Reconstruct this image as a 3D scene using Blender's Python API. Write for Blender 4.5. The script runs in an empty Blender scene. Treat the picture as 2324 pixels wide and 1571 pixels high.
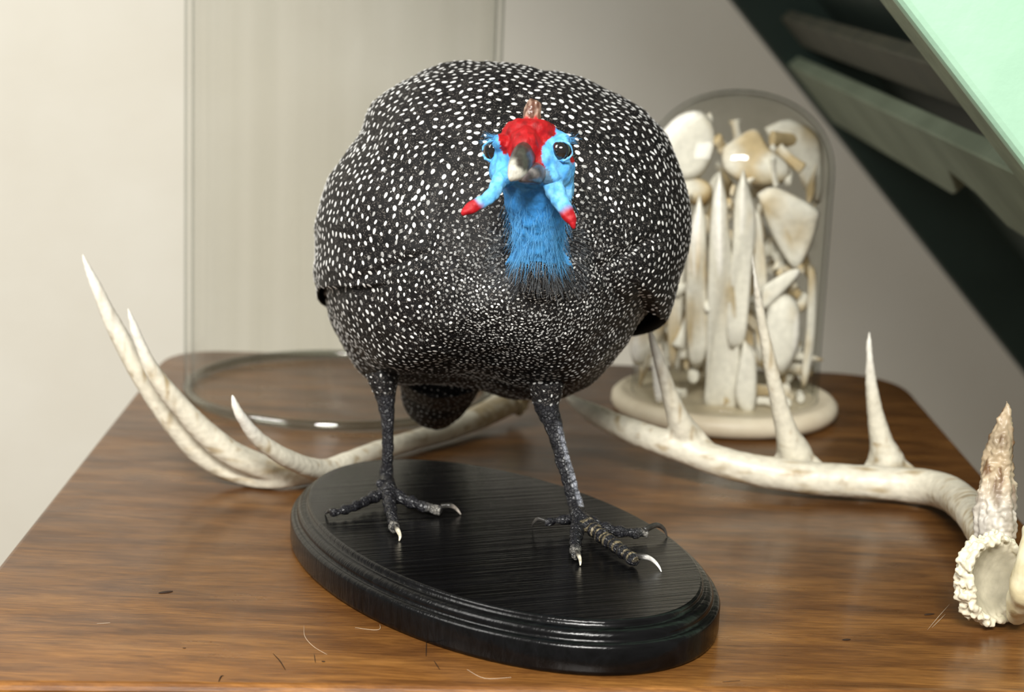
import bpy, bmesh, random
import numpy as np
from math import *
from mathutils import Vector, Matrix, noise as mnoise
from mathutils.bvhtree import BVHTree
random.seed(4); rng = np.random.default_rng(4)
sc = bpy.context.scene
col = sc.collection

# ------------------------------------------------------------ camera, world, light
F = 4200.0; PITCH = radians(12.37); ROLL = radians(2.3); CZ = 1.25; TZ = 0.9
cd = bpy.data.cameras.new('camera'); cam = bpy.data.objects.new('camera', cd); col.objects.link(cam)
cd.sensor_width = 36; cd.lens = F / 2324 * 36
cam.matrix_world = Matrix.Translation((0, 0, CZ)) @ Matrix.Rotation(pi / 2 - PITCH, 4, 'X') @ Matrix.Rotation(ROLL, 4, 'Z')
cd.dof.use_dof = True; cd.dof.focus_distance = 0.972; cd.dof.aperture_fstop = 7.8; cd.clip_start = 0.02
sc.camera = cam
w = bpy.data.worlds.new('world'); sc.world = w; w.use_nodes = True
bg = w.node_tree.nodes['Background']; bg.inputs[0].default_value = (1.0, 0.97, 0.9, 1); bg.inputs[1].default_value = 0.23
def area(name, loc, tgt, sx, sy, power, color=(1, .98, .93)):
    l = bpy.data.lights.new(name, 'AREA'); l.shape = 'RECTANGLE'; l.size = sx; l.size_y = sy; l.energy = power; l.color = color
    o = bpy.data.objects.new(name, l); col.objects.link(o); o.location = loc
    o.rotation_euler = (Vector(tgt) - Vector(loc)).to_track_quat('-Z', 'Y').to_euler()
    return o
for k in range(3):
    area('ceiling_tube_light', (-0.22 + 0.10 * k, -1.35 + .22 * k, 2.45), (-0.1, 1.2, 0.95), 1.0, 0.10, 32)
area('room_light', (-1.7, 0.3, 2.4), (-0.7, 2.2, 1.1), 1.0, 1.0, 31)
sc.view_settings.view_transform = 'Standard'; sc.view_settings.look = 'None'
sc.view_settings.exposure = 0.12; sc.view_settings.gamma = 1; sc.view_settings.use_curve_mapping = False

# ------------------------------------------------------------ measuring helpers (frame 2324 x 1571)
_fw = np.array([0, cos(PITCH), -sin(PITCH)]); _up = np.array([0, sin(PITCH), cos(PITCH)]); _rt = np.array([1., 0, 0])
_C = np.array([0, 0, CZ])
def ray(px, py):
    x = px - 1162; y = py - 785.5
    xl = x * cos(ROLL) + y * sin(ROLL); yl = -x * sin(ROLL) + y * cos(ROLL)
    return _fw + _rt * xl / F - _up * yl / F
def P(px, py, Y):
    r = ray(px, py); return Vector(_C + r * (Y / r[1]))
def PZ(px, py, z):
    r = ray(px, py); return Vector(_C + r * ((z - CZ) / r[2]))
def pix(co):
    """numpy (n,3) world -> (n,2) photo position, and distance"""
    d = co - _C; f = d @ _fw; xl = (d @ _rt) / f * F; yl = -(d @ _up) / f * F
    return np.stack([xl * cos(ROLL) - yl * sin(ROLL) + 1162, xl * sin(ROLL) + yl * cos(ROLL) + 785.5], 1), f

# ------------------------------------------------------------ materials
def newmat(name):
    m = bpy.data.materials.new(name); m.use_nodes = True; nt = m.node_tree
    return m, nt, nt.nodes['Principled BSDF']
def N(nt, t, **kw):
    n = nt.nodes.new(t)
    for k, v in kw.items():
        if k in n.inputs: n.inputs[k].default_value = v
        else: setattr(n, k, v)
    return n
def ramp(nt, src, stops, out=None):
    r = nt.nodes.new('ShaderNodeValToRGB'); nt.links.new(src, r.inputs[0]); cr = r.color_ramp
    while len(cr.elements) < len(stops): cr.elements.new(.5)
    for e, (p, c) in zip(cr.elements, stops): e.position = p; e.color = (*c, 1) if len(c) == 3 else c
    return r.outputs[0]
def coords(nt, scale=(1, 1, 1), rot=(0, 0, 0)):
    t = N(nt, 'ShaderNodeTexCoord'); mp = N(nt, 'ShaderNodeMapping'); mp.inputs['Scale'].default_value = scale; mp.inputs['Rotation'].default_value = rot
    nt.links.new(t.outputs['Object'], mp.inputs[0]); return mp.outputs[0]
def nz(nt, vec, scale, detail=4, rough=.55, dist=0):
    n = N(nt, 'ShaderNodeTexNoise'); n.inputs['Scale'].default_value = scale; n.inputs['Detail'].default_value = detail
    n.inputs['Roughness'].default_value = rough; n.inputs['Distortion'].default_value = dist; nt.links.new(vec, n.inputs['Vector']); return n.outputs['Fac']
def bump(nt, p, h, strength, dist):
    b = N(nt, 'ShaderNodeBump'); b.inputs['Strength'].default_value = strength; b.inputs['Distance'].default_value = dist
    nt.links.new(h, b.inputs['Height']); nt.links.new(b.outputs[0], p.inputs['Normal']); return b
def mixc(nt, fac, a, b, mode='MIX'):
    m = N(nt, 'ShaderNodeMix', data_type='RGBA', blend_type=mode)
    for s, v in ((m.inputs[0], fac), (m.inputs[6], a), (m.inputs[7], b)):
        if hasattr(v, 'is_linked'): nt.links.new(v, s)
        elif isinstance(v, (int, float)): s.default_value = v
        else: s.default_value = (*v, 1)
    return m.outputs[2]
def noisy(name, c1, c2, scale=20, rough=.6, bs=.2, bd=.001, stretch=(1, 1, 1), lo=.35, hi=.65, coat=0, spec=.5, bscale=None, detail=5):
    m, nt, p = newmat(name); v = coords(nt, stretch); n = nz(nt, v, scale, detail)
    nt.links.new(ramp(nt, n, [(lo, c1), (hi, c2)]), p.inputs['Base Color'])
    p.inputs['Roughness'].default_value = rough; p.inputs['Coat Weight'].default_value = coat; p.inputs['Specular IOR Level'].default_value = spec
    if bs: bump(nt, p, nz(nt, v, bscale or scale * 3, 4), bs, bd)
    return m
M = {}
# wall plaster
M['wall'] = noisy('cream_wall_plaster', (.665, .635, .55), (.72, .70, .625), 3, .8, .15, .002, bscale=60)
M['floor'] = noisy('floor_boards', (.16, .1, .06), (.25, .16, .09), 8, .5, .1)
# table wood
def wood(name, cols, coat, rough, grain_bump=.08):
    m, nt, p = newmat(name)
    v = coords(nt, (6.5, 42, 42)); a = nz(nt, v, 1.5, 8, .72, .5)
    v2 = coords(nt, (22, 330, 330)); b = nz(nt, v2, 2.0, 5, .65)
    v3 = coords(nt, (6, 13, 13)); c = nz(nt, v3, 2.6, 5, .6)
    base = ramp(nt, a, [(.22, cols[0]), (.43, cols[1]), (.57, cols[2]), (.8, cols[3])])
    fine = ramp(nt, b, [(.3, (.42, .37, .33)), (.62, (1.06, 1.05, 1.04))])
    big = ramp(nt, c, [(.35, (.70, .66, .62)), (.62, (1.12, 1.1, 1.05))])
    x = mixc(nt, .8, base, fine, 'MULTIPLY'); x = mixc(nt, .8, x, big, 'MULTIPLY')
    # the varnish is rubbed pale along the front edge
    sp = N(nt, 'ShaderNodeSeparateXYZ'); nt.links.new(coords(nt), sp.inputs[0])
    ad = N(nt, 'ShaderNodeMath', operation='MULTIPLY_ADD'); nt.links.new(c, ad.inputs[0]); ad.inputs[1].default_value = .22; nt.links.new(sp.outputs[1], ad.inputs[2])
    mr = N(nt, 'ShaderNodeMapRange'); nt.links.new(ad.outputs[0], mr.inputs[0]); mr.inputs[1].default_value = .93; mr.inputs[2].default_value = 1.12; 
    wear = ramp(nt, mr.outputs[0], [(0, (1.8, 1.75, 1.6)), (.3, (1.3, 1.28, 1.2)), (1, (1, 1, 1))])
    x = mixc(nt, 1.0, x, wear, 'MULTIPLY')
    nt.links.new(x, p.inputs['Base Color'])
    # wear: dull patches in the varnish
    v4 = coords(nt, (6, 14, 14)); d = nz(nt, v4, 3, 5)
    nt.links.new(ramp(nt, d, [(.35, (rough,) * 3), (.7, (rough + .13,) * 3)]), p.inputs['Roughness'])
    p.inputs['Coat Weight'].default_value = coat; p.inputs['Coat Roughness'].default_value = .12; p.inputs['Specular IOR Level'].default_value = .42
    bump(nt, p, b, grain_bump, .0006)
    return m
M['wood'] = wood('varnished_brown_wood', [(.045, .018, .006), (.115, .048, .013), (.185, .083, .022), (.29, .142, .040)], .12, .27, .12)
M['black'] = noisy('black_stained_wood', (.004, .004, .004), (.012, .012, .0125), 60, .22, .35, .0006, (1, 1, 1), bscale=200)
def blackwood():
    m, nt, p = newmat('black_stained_ash')
    v = coords(nt, (1, 1, 1), (0, 0, radians(-20))); v2 = N(nt, 'ShaderNodeMapping'); v2.inputs['Scale'].default_value = (3, 110, 30); nt.links.new(v, v2.inputs[0])
    g = nz(nt, v2.outputs[0], 3, 5, .6, .6)
    nt.links.new(ramp(nt, g, [(.35, (.0012, .0012, .0013)), (.7, (.0055, .0055, .006))]), p.inputs['Base Color'])
    nt.links.new(ramp(nt, g, [(.35, (.25,) * 3), (.7, (.15,) * 3)]), p.inputs['Roughness'])
    p.inputs['Specular IOR Level'].default_value = .27
    bump(nt, p, g, .5, .0006); return m
M['black'] = blackwood()
M['jarbase'] = noisy('cream_painted_wood', (.62, .53, .38), (.74, .66, .50), 30, .5, .1, .0005)
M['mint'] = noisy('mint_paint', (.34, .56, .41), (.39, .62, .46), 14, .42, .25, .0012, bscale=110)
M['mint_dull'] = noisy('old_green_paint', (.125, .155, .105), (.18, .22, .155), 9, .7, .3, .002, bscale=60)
M['olive'] = noisy('falloff_olive', (.035, .037, .024), (.06, .058, .036), 7, .75, .3, .002, (1, 5, 1), bscale=50)  # dim light under the stairs, painted as an olive tone
M['shade_green'] = noisy('shaded_green_paint', (.010, .024, .018), (.018, .036, .028), 6, .6, .2, .001)  # green darkened to hold the shade under the stairs
M['shade_edge'] = noisy('shaded_green_edge', (.13, .17, .11), (.22, .27, .18), 30, .6, .4, .002, bscale=120)  # stringer green with the edge's shade put into the colour
def attr_mat(name, rough=.5, spec=.5, bs=.3, bd=.0006, scale=300, kind='noise', coat=0, vary=.25):
    m, nt, p = newmat(name); a = N(nt, 'ShaderNodeVertexColor'); a.layer_name = 'Col'
    v = coords(nt)
    n = nz(nt, v, scale, 4)
    x = mixc(nt, 1.0, a.outputs[0], ramp(nt, n, [(.3, (1 - vary,) * 3), (.7, (1 + vary,) * 3)]), 'MULTIPLY')
    if kind == 'scales':
        vo = N(nt, 'ShaderNodeTexVoronoi', feature='DISTANCE_TO_EDGE'); vo.inputs['Scale'].default_value = scale; nt.links.new(v, vo.inputs['Vector'])
        e = ramp(nt, vo.outputs['Distance'], [(.0, (.25,) * 3), (.12, (1, 1, 1))])
        x = mixc(nt, .8, x, e, 'MULTIPLY'); n = e
    nt.links.new(x, p.inputs['Base Color']); p.inputs['Roughness'].default_value = rough
    p.inputs['Specular IOR Level'].default_value = spec; p.inputs['Coat Weight'].default_value = coat
    bump(nt, p, n, bs, bd); return m
M['antler'] = attr_mat('antler_bone', .42, .5, .35, .0008, 160, vary=.12)
M['bone'] = attr_mat('dry_bone', .6, .3, .3, .0006, 220, vary=.1)
M['skin'] = attr_mat('painted_head_skin', .55, .35, .6, .0007, 420, vary=.22)
M['legskin'] = attr_mat('scaly_leg_skin', .38, .5, .8, .0006, 420, 'scales')
M['horn'] = attr_mat('horn', .3, .5, .5, .0005, 350, vary=.35)
def plumage():
    m, nt, p = newmat('dark_plumage'); v = coords(nt)
    vo = N(nt, 'ShaderNodeTexVoronoi', feature='F1'); vo.inputs['Scale'].default_value = 1050; nt.links.new(v, vo.inputs['Vector'])
    dots = ramp(nt, vo.outputs['Distance'], [(.24, (1, 1, 1)), (.38, (0, 0, 0))])
    ve = N(nt, 'ShaderNodeTexVoronoi', feature='DISTANCE_TO_EDGE'); ve.inputs['Scale'].default_value = 190; nt.links.new(v, ve.inputs['Vector'])
    sel = mixc(nt, .35, ramp(nt, ve.outputs['Distance'], [(.06, (1, 1, 1)), (.2, (0, 0, 0))]), ramp(nt, nz(nt, v, 260, 3), [(.46, (0, 0, 0)), (.58, (1, 1, 1))]))
    f = mixc(nt, 1.0, dots, sel, 'MULTIPLY')
    base = ramp(nt, nz(nt, v, 38, 5), [(.3, (.0035, .0033, .0036)), (.7, (.012, .011, .011))])
    nt.links.new(mixc(nt, f, base, (.16, .145, .13)), p.inputs['Base Color'])
    p.inputs['Roughness'].default_value = .6; p.inputs['Specular IOR Level'].default_value = .2
    h = mixc(nt, .5, nz(nt, v, 90, 4), nz(nt, v, 420, 3)); bump(nt, p, h, .55, .0016); return m
M['plumage'] = plumage()
def plain(name, c, rough=.5, spec=.5, coat=0):
    m, nt, p = newmat(name); v = coords(nt); n = nz(nt, v, 300, 3)
    nt.links.new(ramp(nt, n, [(.3, tuple(x * .82 for x in c)), (.7, tuple(min(1, x * 1.12) for x in c))]), p.inputs['Base Color'])
    p.inputs['Roughness'].default_value = rough; p.inputs['Specular IOR Level'].default_value = spec; p.inputs['Coat Weight'].default_value = coat; return m
M['spot'] = plain('white_feather_spot', (.80, .80, .78), .6, .25)
M['spot_grey'] = plain('grey_feather_spot', (.36, .36, .35), .6, .25)
M['pit_shade'] = plain('wing_hollow_shade', (.004, .004, .004), .8, .1)  # flat black that paints the shade inside the right wing's hollow
M['eye'] = plain('glass_eye', (.012, .011, .010), .05, .8, .6)
M['bluehair'] = plain('blue_bristle', (.12, .42, .78), .5, .3)
M['darkhair'] = plain('dark_bristle', (.035, .035, .038), .6, .2)
M['greyhair'] = plain('grey_bristle', (.22, .24, .26), .6, .2)
M['scratch'] = plain('pale_scratch', (.55, .42, .3), .6, .3)
M['knot'] = plain('dark_gouge', (.03, .014, .007), .6, .3)
def glass(name, tint, edge):
    m = bpy.data.materials.new(name); m.use_nodes = True; nt = m.node_tree; nt.nodes.clear()
    out = N(nt, 'ShaderNodeOutputMaterial'); tr = N(nt, 'ShaderNodeBsdfTransparent'); gl = N(nt, 'ShaderNodeBsdfGlossy'); gl.inputs['Roughness'].default_value = .015
    lw = N(nt, 'ShaderNodeLayerWeight'); lw.inputs['Blend'].default_value = .5
    c = ramp(nt, lw.outputs['Facing'], [(.0, tint), (.8, tint), (1.0, edge)])
    smudge = ramp(nt, nz(nt, coords(nt, (60, 60, .8)), 1.2, 4), [(.42, (1, 1, 1)), (.75, (.975, .975, .97))])
    nt.links.new(mixc(nt, 1.0, c, smudge, 'MULTIPLY'), tr.inputs['Color'])
    pw = N(nt, 'ShaderNodeMath', operation='POWER'); nt.links.new(lw.outputs['Facing'], pw.inputs[0]); pw.inputs[1].default_value = 4.5
    ma = N(nt, 'ShaderNodeMath', operation='MULTIPLY_ADD'); nt.links.new(pw.outputs[0], ma.inputs[0]); ma.inputs[1].default_value = .35; ma.inputs[2].default_value = .022
    mx = N(nt, 'ShaderNodeMixShader'); nt.links.new(ma.outputs[0], mx.inputs[0]); nt.links.new(tr.outputs[0], mx.inputs[1]); nt.links.new(gl.outputs[0], mx.inputs[2])
    nt.links.new(mx.outputs[0], out.inputs[0]); return m
M['glass_rim'] = glass('glass_rim', (.80, .82, .78), (.60, .63, .60))
M['glass_rim'].node_tree.nodes['Math.001'].inputs[2].default_value = .16
M['jar_glass'] = glass('jar_glass', (.97, .97, .955), (.20, .24, .21))
M['glass'] = glass('thin_clear_glass', (.975, .975, .965), (.50, .53, .50))

# ------------------------------------------------------------ mesh helpers
def link(name, me, mat=None, parent=None, smooth=True):
    o = bpy.data.objects.new(name, me); col.objects.link(o)
    if mat and not me.materials: me.materials.append(mat)
    if smooth: me.polygons.foreach_set('use_smooth', np.ones(len(me.polygons), bool))
    if parent: o.parent = parent; o.matrix_parent_inverse = Matrix.Translation(parent.location).inverted()
    return o
def mesh(name, vs, fs):
    me = bpy.data.meshes.new(name); me.from_pydata([tuple(v) for v in vs], [], fs); me.validate(); me.update(); return me
def tag(o, label=None, cat=None, group=None, kind=None):
    for k, v in (('label', label), ('category', cat), ('group', group), ('kind', kind)):
        if v: o[k] = v
    return o
def empty(name, loc, label, cat, group=None):
    o = bpy.data.objects.new(name, None); o.location = loc; o.empty_display_size = .02; col.objects.link(o); return tag(o, label, cat, group)
def paint(me, fn):
    n = len(me.vertices); co = np.empty(n * 3); me.vertices.foreach_get('co', co); co = co.reshape(n, 3)
    c = np.ones((n, 4)); c[:, :3] = fn(co)
    a = me.color_attributes.new('Col', 'FLOAT_COLOR', 'POINT'); a.data.foreach_set('color', c.ravel())
def catmull(pts, sub):
    out = []; n = len(pts); A = [np.array(p, float) for p in pts]
    for i in range(n - 1):
        p0 = A[max(i - 1, 0)]; p1 = A[i]; p2 = A[i + 1]; p3 = A[min(i + 2, n - 1)]
        for k in range(sub):
            t = k / sub
            out.append(.5 * ((2 * p1) + (p2 - p0) * t + (2 * p0 - 5 * p1 + 4 * p2 - p3) * t * t + (3 * p1 - p0 - 3 * p2 + p3) * t ** 3))
    out.append(A[-1]); return out
def tube(pts, seg=12, sub=5, up=(0, 0, 1), prof=None, flat=1.0):
    """pts: (x,y,z,r); returns verts, faces of a closed tapered tube. flat squashes it along the frame's second axis"""
    c = catmull(pts, sub); n = len(c); vs = []; fs = []
    prev = None
    for i, q in enumerate(c):
        p = Vector(q[:3]); r = max(q[3], .0001)
        t = (Vector(c[min(i + 1, n - 1)][:3]) - Vector(c[max(i - 1, 0)][:3])).normalized()
        if prev is None:
            a = Vector(up) - t * t.dot(Vector(up))
            if a.length < .05: a = Vector((1, 0, 0)) - t * t.x
        else: a = prev - t * t.dot(prev)
        a.normalize(); prev = a; b = t.cross(a)
        for k in range(seg):
            th = 2 * pi * k / seg; rr = r * (prof(th) if prof else 1)
            vs.append(p + a * cos(th) * rr + b * sin(th) * rr * flat)
    for i in range(n - 1):
        for k in range(seg):
            k2 = (k + 1) % seg; fs.append((i * seg + k, i * seg + k2, (i + 1) * seg + k2, (i + 1) * seg + k))
    s, e = Vector(c[0][:3]), Vector(c[-1][:3]); vs += [s, e]; a = len(vs) - 2
    for k in range(seg):
        k2 = (k + 1) % seg; fs.append((a, k2, k)); fs.append((a + 1, (n - 1) * seg + k, (n - 1) * seg + k2))
    return vs, fs
def ball(c, r, u=20, v=12):
    """ellipsoid r=(rx,ry,rz)"""
    vs = []; fs = []
    if isinstance(r, float): r = (r, r, r)
    for j in range(1, v):
        for i in range(u):
            a = 2 * pi * i / u; b = pi * j / v; vs.append(Vector((c[0] + r[0] * sin(b) * cos(a), c[1] + r[1] * sin(b) * sin(a), c[2] + r[2] * cos(b))))
    for j in range(v - 2):
        for i in range(u):
            i2 = (i + 1) % u; fs.append((j * u + i, (j + 1) * u + i, (j + 1) * u + i2, j * u + i2))
    vs += [Vector((c[0], c[1], c[2] + r[2])), Vector((c[0], c[1], c[2] - r[2]))]; a = len(vs) - 2
    for i in range(u):
        i2 = (i + 1) % u; fs.append((a, i, i2)); fs.append((a + 1, (v - 2) * u + i2, (v - 2) * u + i))
    return vs, fs
def join(parts):
    vs = []; fs = []
    for v, f in parts:
        o = len(vs); vs += list(v); fs += [tuple(i + o for i in q) for q in f]
    return vs, fs
def lathe(profile, seg=64, closed=False):
    vs = []; fs = []; n = len(profile)
    for r, z in profile:
        for k in range(seg):
            a = 2 * pi * k / seg; vs.append((r * cos(a), r * sin(a), z))
    for i in range(n if closed else n - 1):
        j = (i + 1) % n
        for k in range(seg):
            k2 = (k + 1) % seg; fs.append((i * seg + k, i * seg + k2, j * seg + k2, j * seg + k))
    return vs, fs
def remesh(parts, voxel, smooth=4, fac=.5):
    vs, fs = join(parts); me = mesh('tmp', vs, fs); o = bpy.data.objects.new('tmp', me); col.objects.link(o)
    m = o.modifiers.new('r', 'REMESH'); m.mode = 'VOXEL'; m.voxel_size = voxel; m.adaptivity = 0
    if smooth: s = o.modifiers.new('s', 'SMOOTH'); s.iterations = smooth; s.factor = fac
    dg = bpy.context.evaluated_depsgraph_get(); r = bpy.data.meshes.new_from_object(o.evaluated_get(dg))
    bpy.data.objects.remove(o); bpy.data.meshes.remove(me); return r
def coarray(me):
    co = np.empty(len(me.vertices) * 3); me.vertices.foreach_get('co', co); return co.reshape(-1, 3)
def setco(me, co): me.vertices.foreach_set('co', co.ravel()); me.update()
def roughen(me, amp, scale, stretch=(1, 1, 1), mask=None):
    co = coarray(me); no = np.empty(len(me.vertices) * 3); me.vertices.foreach_get('normal', no); no = no.reshape(-1, 3)
    d = np.array([mnoise.noise(Vector((c[0] * scale * stretch[0], c[1] * scale * stretch[1], c[2] * scale * stretch[2]))) for c in co])
    if mask is not None: d = d * mask(co)
    setco(me, co + no * (d * amp)[:, None])
def lerp(a, b, t):
    t = np.clip(t, 0, 1)[:, None]; return np.array(a) * (1 - t) + np.array(b) * t
def sm(x, a, b):
    t = np.clip((x - a) / (b - a), 0, 1); return t * t * (3 - 2 * t)
def pnoise(co, s): return np.array([mnoise.noise(Vector(c * s)) for c in co])
def extrude_poly(pts, depth_vec, bev=0.0, segs=2):
    """solid from a polygon (list of Vector) extruded by a vector, bevelled"""
    bm = bmesh.new(); v = [bm.verts.new(p) for p in pts]; f = bm.faces.new(v)
    r = bmesh.ops.extrude_face_region(bm, geom=[f]); ev = [g for g in r['geom'] if isinstance(g, bmesh.types.BMVert)]
    bmesh.ops.translate(bm, verts=ev, vec=depth_vec); bmesh.ops.recalc_face_normals(bm, faces=bm.faces)
    if bev: bmesh.ops.bevel(bm, geom=list(bm.edges), offset=bev, segments=segs, affect='EDGES', profile=.5)
    me = bpy.data.meshes.new('solid'); bm.to_mesh(me); bm.free(); return me
def box(x0, x1, y0, y1, z0, z1, bev=0, segs=2):
    return extrude_poly([Vector((x0, y0, z0)), Vector((x1, y0, z0)), Vector((x1, y1, z0)), Vector((x0, y1, z0))], Vector((0, 0, z1 - z0)), bev, segs)

# ------------------------------------------------------------ the room
WY = 2.2
tag(link('wall_back', box(-2.6, 2.6, WY, WY + .1, 0, 3.0), M['wall'], smooth=False), kind='structure')
tag(link('floor', box(-2.6, 2.6, -1.5, WY, -.06, 0), M['floor'], smooth=False), kind='structure')

# staircase: two sloping stringers with boards between them
st = empty('staircase', (1.2, 1.6, 0), 'mint green painted staircase sloping down behind the table at upper right', 'staircase')
YN = 1.05
A = P(2034, 0, YN); B = P(2324, 377, YN); d = (B - A).normalized(); d.y = 0; d.normalize()
nrm = Vector((-d.z, 0, d.x)); nrm = nrm if nrm.z > 0 else -nrm        # up and right, square to the slope
S0 = A - d * 1.6; S1 = A + d * 1.6
def slab(s0, s1, h0, h1, y0, y1, name, mat, bev=.004):
    b = [A + d * s0 + nrm * h0, A + d * s1 + nrm * h0, A + d * s1 + nrm * h1, A + d * s0 + nrm * h1]
    for v in b: v.y = y0
    return link(name, extrude_poly(b, Vector((0, y1 - y0, 0)), bev, 3), M[mat], st, smooth=False)
SL0, SL1 = -1.3, 1.05
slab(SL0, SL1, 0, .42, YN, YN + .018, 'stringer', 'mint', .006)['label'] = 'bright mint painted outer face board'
slab(SL0, SL1, .002, .42, YN + .018, YN + .075, 'stringer_backing', 'shade_edge', .002)['label'] = 'underside edge in green darkened for shade'
slab(SL0, SL1, 0, .26, WY - .045, WY - .002, 'stringer', 'shade_green')['label'] = 'green board against the wall, darkened for shade'
slab(SL0, SL1, .075, .09, YN + .075, WY - .045, 'soffit', 'shade_green', 0)['label'] = 'recessed underside in shade-darkened green'
# boards under the stairs, placed along the slope
def s_at(px, py, Y): return (P(px, py, Y) - Vector((A.x, Y, A.z))).dot(d)
ys0, ys1 = YN + .075, WY - .045
sa = s_at(1765, 165, ys1); sb = s_at(1872, 292, ys1)
def soffit_board(poly, h0, h1, name, mat):
    vs = []
    for s, y in poly:
        q = A + d * s + nrm * h0; q.y = y; vs.append(q)
    return link(name, extrude_poly(vs, nrm * (h1 - h0), .0015, 1), M[mat], st, smooth=False)
L = sb - sa; W = ys1 - ys0
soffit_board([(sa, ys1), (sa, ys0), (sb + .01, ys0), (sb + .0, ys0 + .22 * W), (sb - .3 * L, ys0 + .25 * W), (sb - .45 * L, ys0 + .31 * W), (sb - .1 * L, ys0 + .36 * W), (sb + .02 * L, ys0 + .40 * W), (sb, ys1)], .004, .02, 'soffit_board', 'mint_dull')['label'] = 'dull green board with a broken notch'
soffit_board([(sa - .55 * L, ys1), (sa - .55 * L, ys0), (sa - .06 * L, ys0), (sa - .06 * L, ys1)], .03, .045, 'soffit_board', 'olive')  # added board whose colour carries the light falling off here
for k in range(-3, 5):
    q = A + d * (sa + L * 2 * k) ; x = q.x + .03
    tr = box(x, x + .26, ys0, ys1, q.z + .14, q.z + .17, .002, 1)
    link('tread', tr, M['shade_green'], st, smooth=False)

# ------------------------------------------------------------ cabinet under everything
cab = empty('cabinet', (.024, 1.18, 0), 'brown varnished wooden cabinet carrying the mounted bird, antlers and glass domes', 'cabinet')
def rounded_quad(c, rads, n=10):
    out = []
    for i in range(4):
        p = Vector(c[i]); a = (Vector(c[i - 1]) - p).normalized(); b = (Vector(c[(i + 1) % 4]) - p).normalized(); r = rads[i]
        s = p + a * r; e = p + b * r
        for k in range(n + 1):
            t = k / n; out.append((s * (1 - t) ** 2 + p * 2 * t * (1 - t) + e * t * t))
    return out
TL = [(-.2775, .809), (.333, .858), (.329, 1.546), (-.290, 1.532)]
outl = [Vector((v.x, v.y, 0)) for v in rounded_quad([(x, y, 0) for x, y in TL], [.012, .012, .07, .055])]
def ring_slab(outl, prof, cap_top=True):
    """prof: (inset, z) from top centre edge downwards"""
    n = len(outl); c = sum(outl, Vector()) / n; vs = []; fs = []
    nr = []
    for i in range(n):
        t = (outl[(i + 1) % n] - outl[i - 1]).normalized(); nr.append(Vector((-t.y, t.x, 0)))
    for ins, z in prof:
        for i in range(n): q = outl[i] + nr[i] * ins; vs.append((q.x, q.y, z))
    for j in range(len(prof) - 1):
        for i in range(n):
            i2 = (i + 1) % n; fs.append((j * n + i, (j + 1) * n + i, (j + 1) * n + i2, j * n + i2))
    fs.append(tuple(range(n))); fs.append(tuple(reversed(range((len(prof) - 1) * n, len(prof) * n))))
    return mesh('slab', vs, fs)
pr = [(.0035, TZ), (.002, TZ - .0004), (.0008, TZ - .0015), (.0, TZ - .0035), (.0006, TZ - .006), (.0025, TZ - .0078), (.004, TZ - .008), (.004, TZ - .010), (.001, TZ - .0105), (-.001, TZ - .013), (-.001, TZ - .022), (.004, TZ - .027), (.01, TZ - .028)]
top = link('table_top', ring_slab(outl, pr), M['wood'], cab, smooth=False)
cs = [Vector((x, y, 0)) for x, y in [(-.262, .828), (.317, .874), (.315, 1.53), (-.275, 1.516)]]
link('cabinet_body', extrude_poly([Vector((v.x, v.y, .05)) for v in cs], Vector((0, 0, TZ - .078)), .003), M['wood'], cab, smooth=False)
dx = (cs[1] - cs[0]); 
for z0, z1 in ((.68, .84), (.46, .66), (.24, .44)):
    a = cs[0] + dx * .06; b = cs[0] + dx * .94
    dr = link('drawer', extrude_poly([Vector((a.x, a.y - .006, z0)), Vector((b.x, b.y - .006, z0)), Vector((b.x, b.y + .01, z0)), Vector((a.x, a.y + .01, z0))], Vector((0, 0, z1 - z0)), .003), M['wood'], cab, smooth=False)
    for t in (.2, .8):
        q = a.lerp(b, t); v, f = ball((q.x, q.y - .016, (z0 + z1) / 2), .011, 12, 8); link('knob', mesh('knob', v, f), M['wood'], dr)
for x, y in ((-.25, .85), (.30, .89), (.30, 1.50), (-.26, 1.49)):
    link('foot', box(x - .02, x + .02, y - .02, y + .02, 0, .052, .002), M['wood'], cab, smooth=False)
# wear on the varnish: fine scratches and dark dents, thin slivers lying on the top
def sliver(pts, wd, mat, name):
    q = [PZ(a, b, TZ + .0002) for a, b in pts]; q = [Vector(v) for v in catmull([tuple(v) for v in q], 5)]; vs = []; fs = []
    n = len(q)
    for i, p in enumerate(q):
        t = (q[min(i + 1, n - 1)] - q[max(i - 1, 0)]).normalized(); s = Vector((-t.y, t.x, 0)) * wd * (sin(pi * (i + .3) / (n - .4)) * .8 + .2)
        vs += [p - s, p + s + Vector((0, 0, 0)), p + Vector((0, 0, .00015))]
    for i in range(n - 1):
        a = i * 3; fs += [(a, a + 3, a + 5, a + 2), (a + 2, a + 5, a + 4, a + 1), (a, a + 1, a + 4, a + 3)]
    return link(name, mesh(name, vs, fs), M[mat], top)
for pts in ([(690, 1420), (692, 1445), (712, 1468), (742, 1486)], [(806, 1425), (845, 1430), (862, 1428), (862, 1418)], [(2105, 1430), (2130, 1400), (2155, 1372)], [(2115, 1425), (2145, 1395)], [(990, 1455), (1010, 1462), (1030, 1466)], [(220, 1416), (250, 1414)], [(1060, 1520), (1100, 1540), (1160, 1538)]):
    sliver(pts, .00022, 'scratch', 'scratch')
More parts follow.
